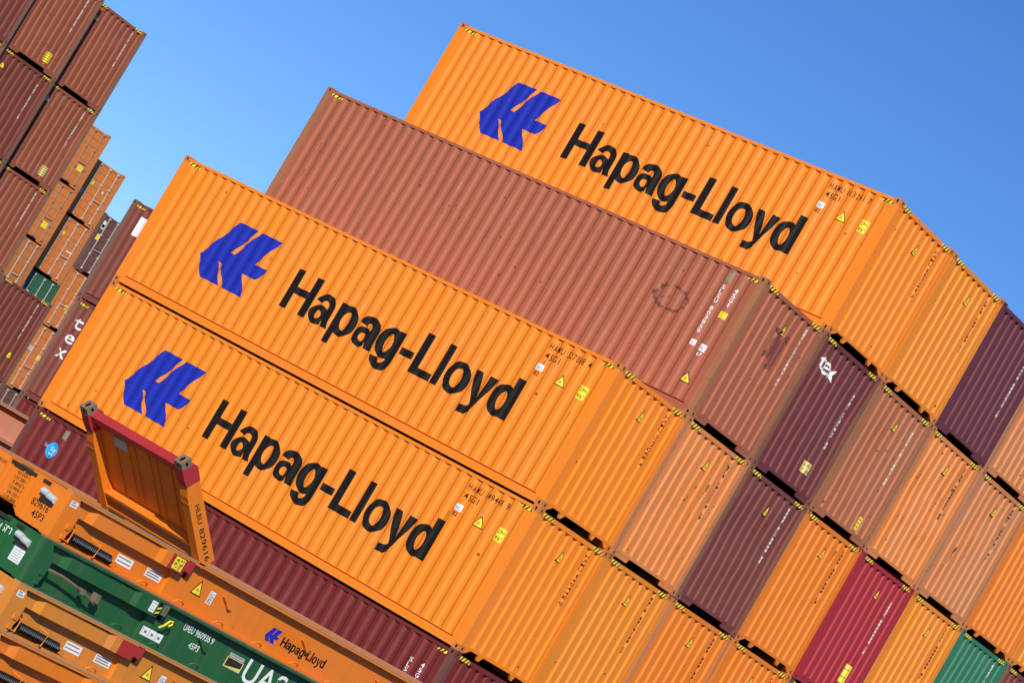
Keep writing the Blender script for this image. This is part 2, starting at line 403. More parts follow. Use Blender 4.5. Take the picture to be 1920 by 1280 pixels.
NV = [0]
def container(name, label, loc, pk, H=HC, sill='tab', door=False, decals=(), group=None, worn=None, rods=None):
    r = root(name, label, 'container', loc, 0, group)
    p = P_[pk]; w = worn or worn_of(pk)
    K = lambda n, fn: cached((n, H), fn)
    new = pk in ('hl', 'hl2', 'hl3', 'purpleg', 'red'); NV[0] += 1; var = (NV[0] % 2) * 3 if new else (1, 2, 4, 5)[NV[0] % 4]
    obj('side_wall', K(('sw', var), lambda: m_side(H, False, var)), p, r); obj('side_wall', K(('swf', var), lambda: m_side(H, True, var)), p, r)
    obj('roof', K('roof', lambda: m_roof(H)), p, r); obj('floor', cached('floor', m_floor), DARKW, r)
    post = K('post', lambda: m_post(H))
    for a in (0, 1):
        for b in (0, 1):
            obj('corner_post', post, w, r, (-L if a else 0, W if b else 0, 0), (0, 0, math.pi if a and b else 0)) if a == b else None
    for (x, y, m) in ((0, W, 1), (-L, 0, 2)):
        me = cached(('post', H, m), lambda: mirror(post, m)); obj('corner_post', me, w, r, (x, y, 0))
    tr, br = K('tr', lambda: m_toprail(H)), cached('br', m_botrail)
    obj('top_rail', tr, p, r); obj('top_rail', tr, p, r, (-L, W, 0), (0, 0, math.pi))
    obj('bottom_rail', br, p, r); obj('bottom_rail', br, p, r, (-L, W, 0), (0, 0, math.pi))
    obj('header', K('hd', lambda: m_header(H)), p, r); obj('sill', cached(('sill', sill), lambda: m_sill(sill)), p, r)
    obj('back_end', K('be', lambda: m_plain_end(H)), p, r)
    cs = cached('cast', m_casting)
    for a, b, c in CAST_POS:
        obj('corner_casting', cs, [P_['hlcast'] if pk in ('hl', 'hl2', 'hl3') else w, HOLE], r, (-.087 + a * (-L + .174), .079 + b * (W - .158), .059 + c * (H - .118)))
    if door:
        for k in (0, 1):
            d = obj('door', cached(('door', H, k), lambda: m_door(H, k)), p, r)
            for y in ((.40, .92) if k == 0 else (W - .92, W - .40)):
                obj('lock_rod', K('rod', lambda: m_rod(H)), rods or ROD, d, (.012, y, 0))
            obj('handle', cached('handle', m_handle), rods or ROD, d, (0, .45 if k == 0 else W - .88, 1.05))
    else:
        obj('end_wall', K(('ew', var), lambda: m_end(H, var)), p, r)
    for nm, me, mats in flatten(decals):
        o = obj(nm, me, mats, r)
        if nm in ('scuff_ring', 'smudge'): o['kind'] = 'stuff'
    return r
def flatten(ds):
    out = []
    for d in ds:
        if isinstance(d, list): out += flatten(d)
        else: out.append(d)
    return out
def mirror(me, axis):
    """mirror a post mesh into another corner (1: y, 2: x)"""
    sx_, sy_ = (1, -1) if axis == 1 else (-1, 1)
    n = bpy.data.meshes.new(me.name)
    n.from_pydata([(v.co.x * sx_, v.co.y * sy_, v.co.z) for v in me.vertices], [], [tuple(reversed(q.vertices)) for q in me.polygons])
    n.materials.append(None); n.update(); return n

# ---- decal sets
def d_hazard_side(H=HC, ends=(0, 1)):
    if len(ends) > 1: return [d_hazard_side(H, (e,)) for e in ends]
    def mk():
        mb = MB()
        for e in ends:
            y, b = hazard(.33, .06, 3, .9); s0 = .205 if e == 0 else L - .43
            decal(mb, sh(y, s0, H - .157), fS, bS, 0, .003); decal(mb, sh(b, s0, H - .157), fS, bS, 1, .0045)
        return mb.mesh('hazard_stripe')
    return ('hazard_stripe', cached(('hzs', H, ends), mk), [YEL, BLACK])
def d_hazard_end(H=HC, at_=(.18, W - .50)):
    if len(at_) > 1: return [d_hazard_end(H, (y,)) for y in at_]
    def mk():
        mb = MB(); f = lambda t, z, l: (-.004 + l, t, z)
        for y0 in at_:
            y, b = hazard(.32, .07, 3, .8)
            decal(mb, sh(y, y0, H - .120), f, (), 0, .002); decal(mb, sh(b, y0, H - .120), f, (), 1, .0035)
        return mb.mesh('hazard_stripe')
    return ('hazard_stripe', cached(('hze', H, at_), mk), [YEL, BLACK])
def d_tri(where, c, z, w=.21, h=.23, fill=YEL):
    def mk():
        mb = MB(); f, b = (fS, bS) if where == 's' else (fE, bE)
        decal(mb, tri(c, z, w, h), f, b, 1, .003); decal(mb, tri(c, z, w, h, .016), f, b, 0, .0045)
        for k in range(3): decal(mb, [rect(c - .03 + k * .006, z + .05 + k * .022, c + .03 - k * .006, z + .06 + k * .022)], f, b, 1, .006)
        return mb.mesh('warning_label')
    return ('warning_label', cached(('tri', where, c, z, w, h), mk), [fill, BLACK])
def d_polys(key, name, where, polys, mats, m=0, lift=.003):
    def mk():
        mb = MB(); f, b = (fS, bS) if where == 's' else (fE, bE)
        if isinstance(m, int): decal(mb, polys, f, b, m, lift)
        else:
            for pl, mi, lf in polys: decal(mb, pl, f, b, mi, lf)
        return mb.mesh(name)
    return (name, cached(key, mk), mats)
def d_num_end(seed, ink, top=2.66, c=1.91):
    out = []; ink = WORNW if ink is WHITE else ink
    for i, n in enumerate((4, 7, 2)):
        out.append(d_polys(('ne', seed, top, i, c), 'number_marks', 'e', sh(marks(n, .032, .062, seed=seed * 7 + i, gaps=()), c, top), [ink])); top -= n * .0818 + .08
    return out
def d_vtext(key, where, words, ink, c, top, ch, cw, gap=1.22):
    out = []
    for i, w in enumerate(words.split()):
        out.append(d_polys((key, i), 'container_number', where, sh(vstack(w, ch, cw, gap), c, top), [ink])); top -= len(w) * ch * gap + ch * .7
    return out
def d_sticker(key, where, x0, z0, x1, z1, fill, lines=3, ink=BLACK, txt=None):
    polys = [([rect(x0, z0, x1, z1)], 0, .003)]
    if txt:
        n = len(txt); hh = (z1 - z0) / n
        for i, tx in enumerate(txt):
            polys.append((sh(text2d(tx, hh * .55, (x1 - x0) * .78, .01), x0 + (x1 - x0) * .11, z1 - hh * (i + .8)), 1, .0045))
    else:
        for i in range(lines):
            z = z0 + (z1 - z0) * (i + .7) / (lines + .4); polys.append(([rect(x0 + .02, z, x1 - .02 - .02 * (i % 2), z + (z1 - z0) * .055)], 1, .0045))
    return d_polys(key, 'label', where, polys, [fill, ink], m='multi')
LOGO = [  # the blue emblem, two bands split by slits, metres along the wall and up it
    [(2.27, 2.16), (2.82, 2.16), (2.465, 1.54), (2.43, 1.42), (2.30, 1.278), (2.276, 1.278), (2.20, 1.278), (1.72, 1.255)],
    [(1.72, 1.255), (2.276, 1.278), (2.60, .85), (2.03, .85)],
    [(2.905, 2.16), (3.505, 2.16), (3.16, 1.545), (2.555, 1.535)],
    [(2.465, 1.54), (2.555, 1.535), (3.16, 1.545), (3.006, 1.275), (2.35, 1.278), (2.30, 1.278), (2.43, 1.42)],
    [(3.16, 1.545), (3.55, 1.545), (3.385, 1.275), (3.006, 1.275)],
    [(2.35, 1.278), (3.006, 1.275), (3.31, .85), (2.72, .85)]]
def d_big_logo():
    return [d_polys('biglogo', 'emblem', 's', LOGO, [BLUE]),
            d_polys('bigtext', 'lettering', 's', sh(word(.82, 6.24), 4.25, 1.05), [BLACK])]
def d_ic(key, s, z, code):
    polys = [([rect(s, z, s + .15, z + .12)], 0, .003), (sh(text2d('ic', .085, .11, .02), s + .02, z + .02), 1, .0045),
             (sh(text2d(code, .08, .11, .01), s + .02, z - .105), 2, .003)]
    return d_polys(key, 'label', 's', polys, [WHITE, GINK, BLACK], m='multi')
def hl_side(num):
    t = num.split()
    ds = d_big_logo() + [d_hazard_side(), d_tri('s', 11.15, 2.045, .24, .22), d_ic('ic82', 10.50, 2.14, '82'),
        d_sticker('hsticker', 's', 11.60, 1.99, 11.79, 2.245, YEL, txt=("2.9m", "9'6\"")),
        d_polys(('num', t[0]), 'container_number', 's', sh(text2d(t[0], .125, .36, .003, 1.1), 10.54, 2.57), [BLACK]),
        d_polys(('num', t[1]), 'container_number', 's', sh(text2d(t[1], .125, .43, .003, 1.1), 10.98, 2.57), [BLACK]),
        d_polys(('num', t[2]), 'container_number', 's', sh(text2d(t[2], .125, .07, .003, 1.1), 11.49, 2.57), [BLACK]),
        d_polys('num45', 'container_number', 's', sh(text2d('45G1', .125, .34, .003, 1.1), 10.56, 2.385), [BLACK])]
    return ds
def hl_end(num):
    return [d_hazard_end(), d_tri('e', 1.24, 2.24, .19, .24), d_vtext(('ve', num), 'e', num, BLACK, 1.925, 2.66, .072, .05)]
def plain_end(seed, ink, triangle=True, tri_fill=YEL, haz=True, top=2.66):
    d = [d_num_end(seed, ink, top)]
    if haz: d.append(d_hazard_end())
    if triangle: d.append(d_tri('e', 1.24, 2.24, .19, .24, tri_fill))
    return d

# ------------------------------------------------------------------ ground
GZ = -3 * HC
mb = MB(); n = 24; ext = 2600
for i in range(n):
    for j in range(n):
        g = lambda k: (abs(k - n / 2) / (n / 2)) ** 2.2 * ext * (1 if k > n / 2 else -1)
        mb.poly([(g(i), g(j), GZ), (g(i + 1), g(j), GZ), (g(i + 1), g(j + 1), GZ), (g(i), g(j + 1), GZ)])
o = obj('ground', mb.mesh('ground'), ASPH); o['kind'] = 'structure'

# ------------------------------------------------------------------ the near block of boxes
PITCH = 2.4717
def at(t, c, dx=0.): return (dx, c * PITCH, t * HC)
jit = lambda: random.uniform(-.015, .015)
G_END = 'stacked boxes showing their corrugated ends'
tex_polys = sh(text2d('t', .34, .16, .008), .33, 2.25) + sh(text2d('e', .37, .23, .01), .50, 2.22) + sh(text2d('x', .37, .24, .01), .74, 2.18)
caution = d_sticker('caution', 'e', 1.53, .47, 1.88, .70, PALEY, txt=('CAUTION', 'LIFT HERE'))
BROWN_SIDE = [d_hazard_side(), d_vtext('slsu', 's', 'SLSU 803859', WHITE, 11.36, 2.47, .083, .07, 1.18), d_vtext('slsu45', 's', '45G1', WHITE, 11.66, 2.49, .083, .07, 1.18),
    d_polys('slsu2', 'label', 's', [([rect(11.36, 1.20, 11.47, 1.31)], 0, .003), (sh(text2d('6', .07, .045, .01), 11.39, 1.22), 1, .0045),
        ([rect(11.60, 1.16, 11.74, 1.30)], 0, .003), (sh(text2d('ic', .09, .1, .01), 11.62, 1.19), 1, .0045), (sh(text2d('67', .075, .1, .01), 11.62, 1.06), 0, .003)], [WHITE, GINK], m='multi'),
    d_sticker('ysmall', 's', 11.62, 1.87, 11.78, 2.0, YEL, 3), d_tri('s', 11.68, .515, .24, .22),
    d_sticker('beige', 's', 11.35, 2.55, 11.46, 2.73, flat('label_tarnished', (.24, .2, .13), .6), 1, GINK)]
def ring_scuff():
    out = []; rnd = random.Random(4)
    for k in range(34):
        if rnd.random() < .22: continue
        a = 2 * math.pi * k / 34; r = rnd.uniform(.92, 1.06); w = rnd.uniform(.015, .045)
        cx, cz = 10.45 + .40 * r * math.cos(a), 1.84 + .23 * r * math.sin(a)
        pts = [(cx + w * 1.6 * rnd.uniform(.6, 1.2) * math.cos(2 * math.pi * j / 7), cz + w * rnd.uniform(.5, 1.2) * math.sin(2 * math.pi * j / 7)) for j in range(7)]
        out.append(pts)
    for k in range(26):                       # pale scratches inside the ring
        cx, cz = 10.45 + rnd.uniform(-.3, .3), 1.86 + rnd.uniform(-.16, .16); l = rnd.uniform(.02, .07)
        out.append([(cx, cz), (cx + l, cz + l * .6), (cx + l, cz + l * .6 + .006), (cx, cz + .006)])
    return out
def blot(cx, cz, rx, rz, seed, n=22):
    rnd = random.Random(seed); return [[(cx + rx * rnd.uniform(.72, 1.1) * math.cos(2 * math.pi * k / n), cz + rz * rnd.uniform(.8, 1.08) * math.sin(2 * math.pi * k / n)) for k in range(n)]]
def fan(polys):
    out = []
    for p in polys:
        cx = sum(a for a, b in p) / len(p); cz = sum(b for a, b in p) / len(p)
        out += [[(cx, cz), p[i], p[(i + 1) % len(p)]] for i in range(len(p))]
    return out
RUN = flat('rust_run', (.15, .055, .03), .85); DUST = flat('dust_run', (.44, .2, .12), .85)
def streak(x, top, w, ln, rnd):
    n = 5; l = [(x + rnd.uniform(-.3, .3) * w, top - ln * i / n) for i in range(n + 1)]
    return [l[0], (l[0][0] + w, top)] + [(l[i][0] + w * (1 - i / n) * rnd.uniform(.7, 1.1), l[i][1]) for i in range(1, n)] + l[::-1][:-1]
def wear(where, seed, n, ink=None, runs=.5, H=HC):
    """knocks, scrapes and rust runs scattered over one sheet"""
    rnd = random.Random(900 + seed); span = L if where == 's' else W; polys = []
    for _ in range(n):
        x, z = rnd.uniform(.2, span - .25), H * (.08 + .84 * rnd.random() ** 1.4)
        if rnd.random() < runs: polys += fan([streak(x, z, rnd.uniform(.006, .02), rnd.uniform(.08, .5), rnd)]) if z > .75 else []
        else: polys += fan(blot(x, z, rnd.uniform(.006, .035), rnd.uniform(.006, .03), rnd.randrange(9999), 9))
    return d_polys(('wear', where, seed), 'smudge', where, polys, [ink or RUN], lift=.0022)
B = {}
def put(t, c, label, pk, decals=(), sill='tab', group=G_END, **k):
    new = pk in ('hl', 'hl2', 'hl3', 'purpleg', 'red', 'green'); q = t * 11 + c
    decals = list(decals) + [wear('e', q, 5 if new else 26)]
    if c == t + 0 or (t, c) in ((0, 0), (-1, 0), (-2, 0)): decals.append(wear('s', q + 200, 12 if pk == 'hl' else 60))
    if pk == 'brown': decals.append(wear('s', 777, 45, DUST, .8))
    B[t, c] = container('shipping_container', label, at(t, c, jit()), pk, HC, sill, False, decals, group, **k)
G_LOGO = 'orange boxes with emblem and lettering'
put(2, 2, 'orange container with blue emblem and black lettering, highest box against the sky', 'hl', hl_side('HAMU 113241 7') + hl_end('HAMU 113241 7'), group=G_LOGO)
put(0, 0, 'orange container with blue emblem and black lettering, resting on another one like it', 'hl', hl_side('HAMU 327068 4') + hl_end('HAMU 327068 4'), group=G_LOGO)
put(-1, 0, 'orange container with blue emblem and black lettering, resting on the maroon container', 'hl', hl_side('HAMU 149448 9') + hl_end('HAMU 149448 9'), group=G_LOGO)
put(1, 1, 'plain faded brown container with a scuffed ring and white number on its side', 'brown',
    BROWN_SIDE + [d_polys('ring', 'scuff_ring', 's', fan(ring_scuff()), [SCUFF])] + plain_end(21, WHITE, haz=True) +
    [d_polys('ppatch', 'repair_patch', 'e', fan(blot(1.22, 2.02, .09, .27, 3)) + fan(blot(1.42, 1.96, .085, .33, 5)), [PATCHP]),
     d_polys('psmudge', 'smudge', 'e', fan(blot(1.16, 2.30, .09, .05, 7)) + fan(blot(1.50, 2.28, .10, .06, 8)) + fan(blot(1.36, 1.62, .12, .05, 9)) + fan(blot(1.12, 1.80, .05, .07, 10)), [SCUFF], lift=.0045)], 'plate')
put(-2, 0, 'dark maroon container with a round sky blue sticker, under the orange lettered ones', 'maroon',
    [d_hazard_side(), d_vtext('slsum', 's', 'SLSU 80', WHITE, 11.36, 2.40, .083, .07, 1.18), d_vtext('slsum45', 's', '45G1', WHITE, 11.65, 2.41, .083, .07, 1.18),
     d_polys('bsky', 'round_sticker', 's', [(fan([[(1.0 + .155 * math.cos(2 * math.pi * k / 20), 2.26 + .175 * math.sin(2 * math.pi * k / 20)) for k in range(20)]]), 0, .003),
        (sh(text2d('Sky', .09, .17, .015), .94, 2.25), 1, .0045), ([rect(.93, 2.17, 1.09, 2.195)], 1, .0045), (sh(text2d('Blue', .085, .13, .0), .73, 2.27), 2, .003)], [SKYB, WHITE, flat('print_pale_blue', (.55, .55, .75), .5)], m='multi'),
     d_sticker('tarn2', 's', 1.08, 2.56, 1.18, 2.74, flat('label_tarnished', (.24, .2, .13), .6), 1, GINK), d_hazard_end(), d_num_end(31, WHITE)], group=None)
# tier 2
put(2, 3, 'orange container with plain end, between the highest lettered one and the glossy plum one', 'hl3', plain_end(2, BLACK))
put(2, 4, 'glossy plum container with thin white number, top tier beside an orange one', 'purpleg', [d_num_end(3, WHITE, 2.2)], 'plate')
put(2, 5, 'sun-bleached orange container next to the glossy plum one on the top tier', 'fade2', plain_end(4, WHITE, False), 'plate')
# tier 1
put(1, 2, 'plum brown container with three white letters and a pale caution label on its end', 'purple', [d_num_end(5, WHITE, 2.3), d_hazard_end(), caution, d_polys('texe', 'lettering', 'e', tex_polys, [WHITE])], 'plate')
put(1, 3, 'dusty brown container with a yellow plate, beside the white-lettered plum one', 'browne', plain_end(6, WHITE, top=2.5) + [d_sticker('yel13', 'e', 1.72, .22, 1.92, .5, YEL, 3)], 'plate')
put(1, 4, 'orange container with pinkish bleached ribs, under the glossy plum container', 'fade', plain_end(7, BLACK), 'plate')
put(1, 5, 'rust-streaked bleached orange container, under the sun-bleached top tier one', 'fade2', plain_end(8, BLACK), 'plate')
put(1, 6, 'orange container stacked directly on top of the green one', 'hl2', plain_end(9, BLACK))
# tier 0
put(0, 1, 'pinkish orange container between the bright lettered one and a wine brown one', 'fade', plain_end(10, BLACK), 'plate')
put(0, 2, 'wine brown container with scratched end, under the white-lettered plum one', 'purple2', plain_end(11, WHITE), 'plate')
put(0, 3, 'clean orange container between the wine brown one and the red one', 'hl2', plain_end(12, BLACK))
put(0, 4, 'red container with a yellow plate low on its end', 'red', plain_end(13, WHITE, haz=True, top=2.4) + [d_sticker('yel04', 'e', 1.55, .45, 1.80, .85, YEL, 2, GINK)], 'plate')
put(0, 5, 'orange container between the red one and the green one', 'hl3', plain_end(14, BLACK))
put(0, 6, 'green container with corrugated end, between an orange one and a wine brown one', 'green', plain_end(15, WHITE, False), 'plate')
put(0, 7, 'wine brown container right beside the green one', 'purple2', plain_end(16, WHITE, False), 'plate')
# tier -1
put(-1, 1, 'orange container beside the lower lettered one, under the pinkish orange one', 'hl3', plain_end(17, BLACK))
put(-1, 2, 'dull brownish orange container with a grimy left post, under the wine brown one', 'hl2', plain_end(18, BLACK), worn=worn_of('fade'))
put(-1, 3, 'orange container under the clean orange one beside the red one', 'hl2', plain_end(19, BLACK))
put(-1, 4, 'plum brown container under the red one', 'purple', plain_end(20, WHITE, False), 'plate')
put(1, 7, 'orange container behind the one standing on the green container', 'hl3', plain_end(25, BLACK))
put(0, 8, 'orange container next to the wine brown one that adjoins the green one', 'hl2', plain_end(26, BLACK))
put(-2, 1, 'orange container next to the dark maroon one, low in the stack', 'hl2', plain_end(22, BLACK))
LOWL = 'plain container low in the stack, carrying the boxes in view'
lowk = ['hl2', 'browne', 'hl3', 'purple2', 'fade', 'maroon', 'hl2', 'green']
for c in range(9):
    for t in (-1, -2, -3):
        if (t, c) not in B: put(t, c, LOWL, lowk[(c * 3 - t * 2) % 8], [d_hazard_end()], 'plate', 'boxes at the foot of the near stack')

# ------------------------------------------------------------------ second row behind: long sides seen past the near block
CX, CY = -13.72, 12.36
def letters_down(word, s, top, h, w):
    return [d_polys(('ld', word, i), 'lettering', 's', sh(text2d(ch, h, w, .010), s, top - (i + 1) * h * 1.18), [WHITE]) for i, ch in enumerate(word)]
container('shipping_container', 'brown container with a blank white panel near the end of its long side', (CX, CY, 0), 'rustb2', HC, 'plate', False,
          [d_hazard_side(), d_sticker('whitep', 's', .55, 2.03, .86, 2.56, WHITE, 0)], 'brown boxes seen past the lettered stack')
container('shipping_container', 'brown container with big white letters running down its long side', (CX + .06, CY, -HC), 'rustb2', HC, 'plate', False,
          [d_hazard_side(), letters_down('tex', .34, -.33 + HC, .36, .34)], 'brown boxes seen past the lettered stack')
container('shipping_container', 'brown container with a small grey label, under the one with white letters', (CX + .05, CY, -2 * HC), 'maroon', HC, 'plate', False,
          [d_sticker('gl', 's', .95, 2.52, 1.07, 2.78, GREY, 1)], 'brown boxes seen past the lettered stack', worn=worn_of('rustb2'))
container('shipping_container', 'brown container standing on the ground beneath the white-lettered stack', (CX, CY, -3 * HC), 'rustb2', HC, 'plate', False, (), 'brown boxes seen past the lettered stack')

# ------------------------------------------------------------------ tall rust-brown stack at the left
DX = -39.9
G_D = 'rust brown boxes of the tall stack'
def dcol(y, dx, tiers, pk, first):
    for t in tiers:
        lab, dec, k = first.get(t, ('rust brown container low in the tall weathered stack', [d_hazard_end()], pk)); dec = list(dec) + [wear('e', 500 + int(y * 3) + t, 40, None, .3)]
        container('shipping_container', lab, (DX + dx, y, t * HC), k, HC, 'plate', False, dec, G_D if t in first else 'boxes at the foot of the tall stack')
yl = lambda k, f: d_sticker(k, 'e', 1.52, .28, 1.86, .60, f, 4)
dcol(20.0, 0, (2, 1, 0, -1, -2, -3), 'rustb', {
    2: ('rust brown container at the top outer corner of the tall weathered stack', [d_hazard_end(), d_num_end(41, WHITE), d_tri('e', .34, 2.28, .2, .22, PALEY)], 'rustb'),
    1: ('rust brown container with a pale yellow label, second from the top of the tall stack', [d_hazard_end(), d_num_end(42, WHITE), d_tri('e', .34, 2.28, .2, .22, WHITE), yl('yl1', PALEY)], 'rustb'),
    0: ('rust brown container with white triangle, third from the top of the tall stack', [d_hazard_end(), d_num_end(43, WHITE), d_tri('e', .34, 2.28, .2, .22, WHITE), yl('yl2', YEL)], 'rustb')})
dcol(17.52, .32, (2, 1, 0, -1, -2, -3), 'rustb2', {
    2: ('rust brown container with a bright yellow label, top tier of the tall stack', [d_hazard_end(), d_num_end(44, WHITE), yl('yl3', YEL)], 'rustb'),
    1: ('dark rust brown container with a yellow triangle, second tier of the tall stack', [d_hazard_end(), d_num_end(45, WHITE, 2.5), d_tri('e', .34, 2.28, .2, .22, YEL)], 'rustb2'),
    0: ('dark rust brown container in the third tier of the tall stack', [d_hazard_end(), d_num_end(46, WHITE)], 'rustb2')})
dcol(15.0, .5, (2, 1, 0, -1, -2, -3), 'rustb', {2: ('grimy brown container at the inner top of the tall stack', [d_hazard_end()], 'rustb2')})
dcol(22.48, 0, (-1, -2, -3), 'rustb2', {
    -1: ('dark brown container with a yellow triangle below its number, in front of green doors', [d_hazard_end(), d_num_end(47, WHITE), d_tri('e', 1.95, .75, .2, .26, YEL)], 'rustb2')})

# ------------------------------------------------------------------ far stacks showing their doors
G_E = 'boxes with doors beyond the tall stack'
def estack(x, y, specs):
    z = GZ
    for (h, pk, lab, dec, rods) in specs:
        container('shipping_container', lab, (x, y, z), pk, h, 'plate', True, dec, G_E if lab != ELOW else 'boxes at the foot of the far stacks', rods=rods); z += h
ELOW = 'container with doors at the foot of the far stacks'
fD = lambda t, z, l: (-.010 + l, t, z)
def dlab(key, rects_):
    def mk():
        mb = MB()
        for (a, b, c, d, m) in rects_: mb.poly([fD(a, b, .003), fD(c, b, .003), fD(c, d, .003), fD(a, d, .003)], m)
        return mb.mesh('label')
    return ('label', cached(key, mk), [YEL, WHITE, BLACK, GREY])
low3 = [(HC, 'dbr', ELOW, (), RODD), (HC, 'dor2', ELOW, (), RODD), (HC, 'dor', ELOW, (), RODD)]
estack(-60.75, 40.01, low3 + [
    (ST, 'dor2', 'ochre container with two pale lock rods, left of the green doors', [dlab('la3', [(1.5, 1.6, 1.62, 1.75, 3)])], ROD),
    (ST, 'dor', 'weathered orange container with doors and a yellow label, under the greyish-rodded one', [dlab('la2', [(1.62, .62, 1.95, .88, 0)])], RODD),
    (ST, 'dor', 'weathered orange container with grey lock rods, highest of the far stacks', [dlab('la1', [(1.70, .70, 2.0, .95, 0)])], RODD)])
estack(-61.5, 42.49, [(ST, 'dbr', ELOW, (), RODD), (ST, 'dor', ELOW, (), RODD), (ST, 'dor2', ELOW, (), ROD),
    (ST, 'dgr', 'green container with pale lock rods and a white label among the far orange doors', [dlab('lb3', [(.42, 1.55, .72, 1.95, 1), (.98, 1.5, 1.1, 1.75, 1), (1.7, .9, 1.9, 1.2, 3)])], ROD),
    (ST, 'dor', 'orange container with bright white lock rods, on top of the green doors', [dlab('lb2', [(1.05, 1.8, 1.18, 1.95, 0), (1.7, 1.3, 2.1, 1.35, 1)])], ROD),
    (ST, 'dor', 'orange container with bright white lock rods standing against the sky', [dlab('lb1', [(.98, 1.55, 1.12, 1.72, 0), (.4, 1.0, .75, 1.25, 3), (1.75, 1.45, 1.85, 1.55, 1)])], ROD)])
estack(-61.5, 44.99, [(HC, 'dbr', ELOW, (), ROD), (HC, 'dbr', 'dark weathered container with small yellow triangle, under a narrow strip of orange doors', [dlab('lc4', [(.6, 1.3, .78, 1.5, 0)])], ROD),
    (HC, 'dor', 'orange container with doors, a narrow strip beside the white-lettered brown one', [dlab('lc3', [(.85, 1.5, 1.05, 1.7, 0), (.2, 1.7, .4, 1.9, 3)])], ROD),
    (ST, 'dor', 'orange container with doors under the dark brown one with a blue and white label', [dlab('lc2', [(.75, .95, .9, 1.15, 0)])], ROD),
    (ST, 'dbr', 'dark brown container with blue and white door label, beyond the blank white panel', [dlab('lc1', [(.18, 1.95, .36, 2.3, 1), (.2, 2.0, .34, 2.15, 3), (.22, 1.45, .42, 1.7, 0)])], ROD)])

# ------------------------------------------------------------------ folded flat racks
T = .675; RW = 2.438; RL = 12.19
gX = lambda a, b, t: (t, a, b)
def r_beam():
    mb = MB()
    mb.box(-.155, -.13, 2.84, RL - 2.84, .03, .62); mb.box(-.189, -.13, 2.56, 2.8399, .03, .38)                      # web
    mb.box(-.22, -.004, .0, RL, .62, .652); mb.box(-.22, -.03, .25, RL - .25, .0, .03)   # flanges
    for k in range(5): y = 3.6 + k * 1.3; mb.box(-.1298, -.03, y, y + .32, .6, .6198)
    mb.box(-.215, -.19, .3, 2.8395, .03, .62); mb.box(-.215, -.19, RL - 2.8395, RL - .3, .03, .62)
    return mb.mesh('side_beam')
def r_rail():
    mb = MB(); mb.box(-.13, .0, .0, RL, .6525, T); return mb.mesh('deck_rail')
def r_deck():
    mb = MB(); mb.box(-RW + .24, -.24, .25, RL - .25, .56, .62)
    for k in range(20): y = .4 + k * .58; mb.box(-RW + .24, -.24, y, y + .08, .1, .5599)
    return mb.mesh('deck')
def r_plate():
    mb = MB(); mb.prism([(.0, .64), (.19, .64), (.2, .6), (.32, .40), (.32, .20), (.24, .0), (.0, .0)], gX, -.2, -.002)
    mb.box(-.0019, .02, .2, .27, .2, .28); mb.box(-.0019, .02, .2, .27, .06, .12); return mb.mesh('hinge_plate')
def r_post(tip):
    mb = MB(); z0, z1 = .40, .632
    def seg(y0, y1, xa, xb, za=z0, zb=z1):
        n = len(mb.v)
        mb.v += [(-.2, y0, za), (xa, y0, za), (xb, y1, za), (-.2, y1, za), (-.2, y0, zb), (xa, y0, zb), (xb, y1, zb), (-.2, y1, zb)]
        for q in ((0, 3, 2, 1), (4, 5, 6, 7), (0, 1, 5, 4), (1, 2, 6, 5), (2, 3, 7, 6), (3, 0, 4, 7)): mb.f.append(tuple(n + i for i in q)); mb.m.append(0)
    if not tip:
        seg(.33, .53, -.10, -.10); seg(.5301, .66, -.10, -.045); seg(.6601, 1.452, -.045, -.045); seg(1.468, 2.02, -.045, -.045, z0, z1 - .03); seg(2.0201, 2.13, -.045, -.006); seg(2.1301, 2.268, -.006, -.006)
    else:
        seg(2.2685, 2.60, -.006, -.006); seg(2.6001, 2.74, -.004, -.004, .47, z1)
    return mb.mesh('post_tip' if tip else 'folded_post')
def r_spring():
    mb = MB(); pts = []; n = 25; y0, y1 = .43, 1.30
    for i in range(n * 10 + 1):
        a = 2 * math.pi * i / 10; y = y0 + (y1 - y0) * i / (n * 10); z = .135 - .02 * (y - y0) / (y1 - y0)
        pts.append((-.07 + .055 * math.cos(a), y, z + .055 * math.sin(a)))
    mb.tube(pts, .0165, 5); return mb.mesh('spring', True)
def r_brackets(k):
    mb = MB()
    if k == 0: mb.tube([(-.1, .36, .06), (.0, .36, .06), (.005, .37, .24), (-.1, .37, .25)], .016, 6)
    elif k == 1: mb.tube([(-.12, .92, .02), (.01, .92, .04), (.012, .95, .22), (-.12, .86, .25)], .012, 6)
    else: mb.tube([(-.1, 1.33, .12), (-.03, 1.38, .13), (-.03, 1.42, .08), (-.1, 1.42, .05)], .013, 6)
    return mb.mesh('bracket')
def r_ring():
    mb = MB(); mb.tube([(-.02, -.10, .0), (.012, -.075, .045), (.02, 0, .062), (.012, .075, .045), (-.02, .10, 0)], .014, 6); return mb.mesh('lashing_ring')
def r_lug():
    mb = MB(); mb.prism([(-.13, .045), (-.10, .06), (.02, .01), (.09, -.055), (.13, -.05), (.12, -.075), (.06, -.08), (-.02, -.02)], gX, -.002, .05); return mb.mesh('lashing_lug')
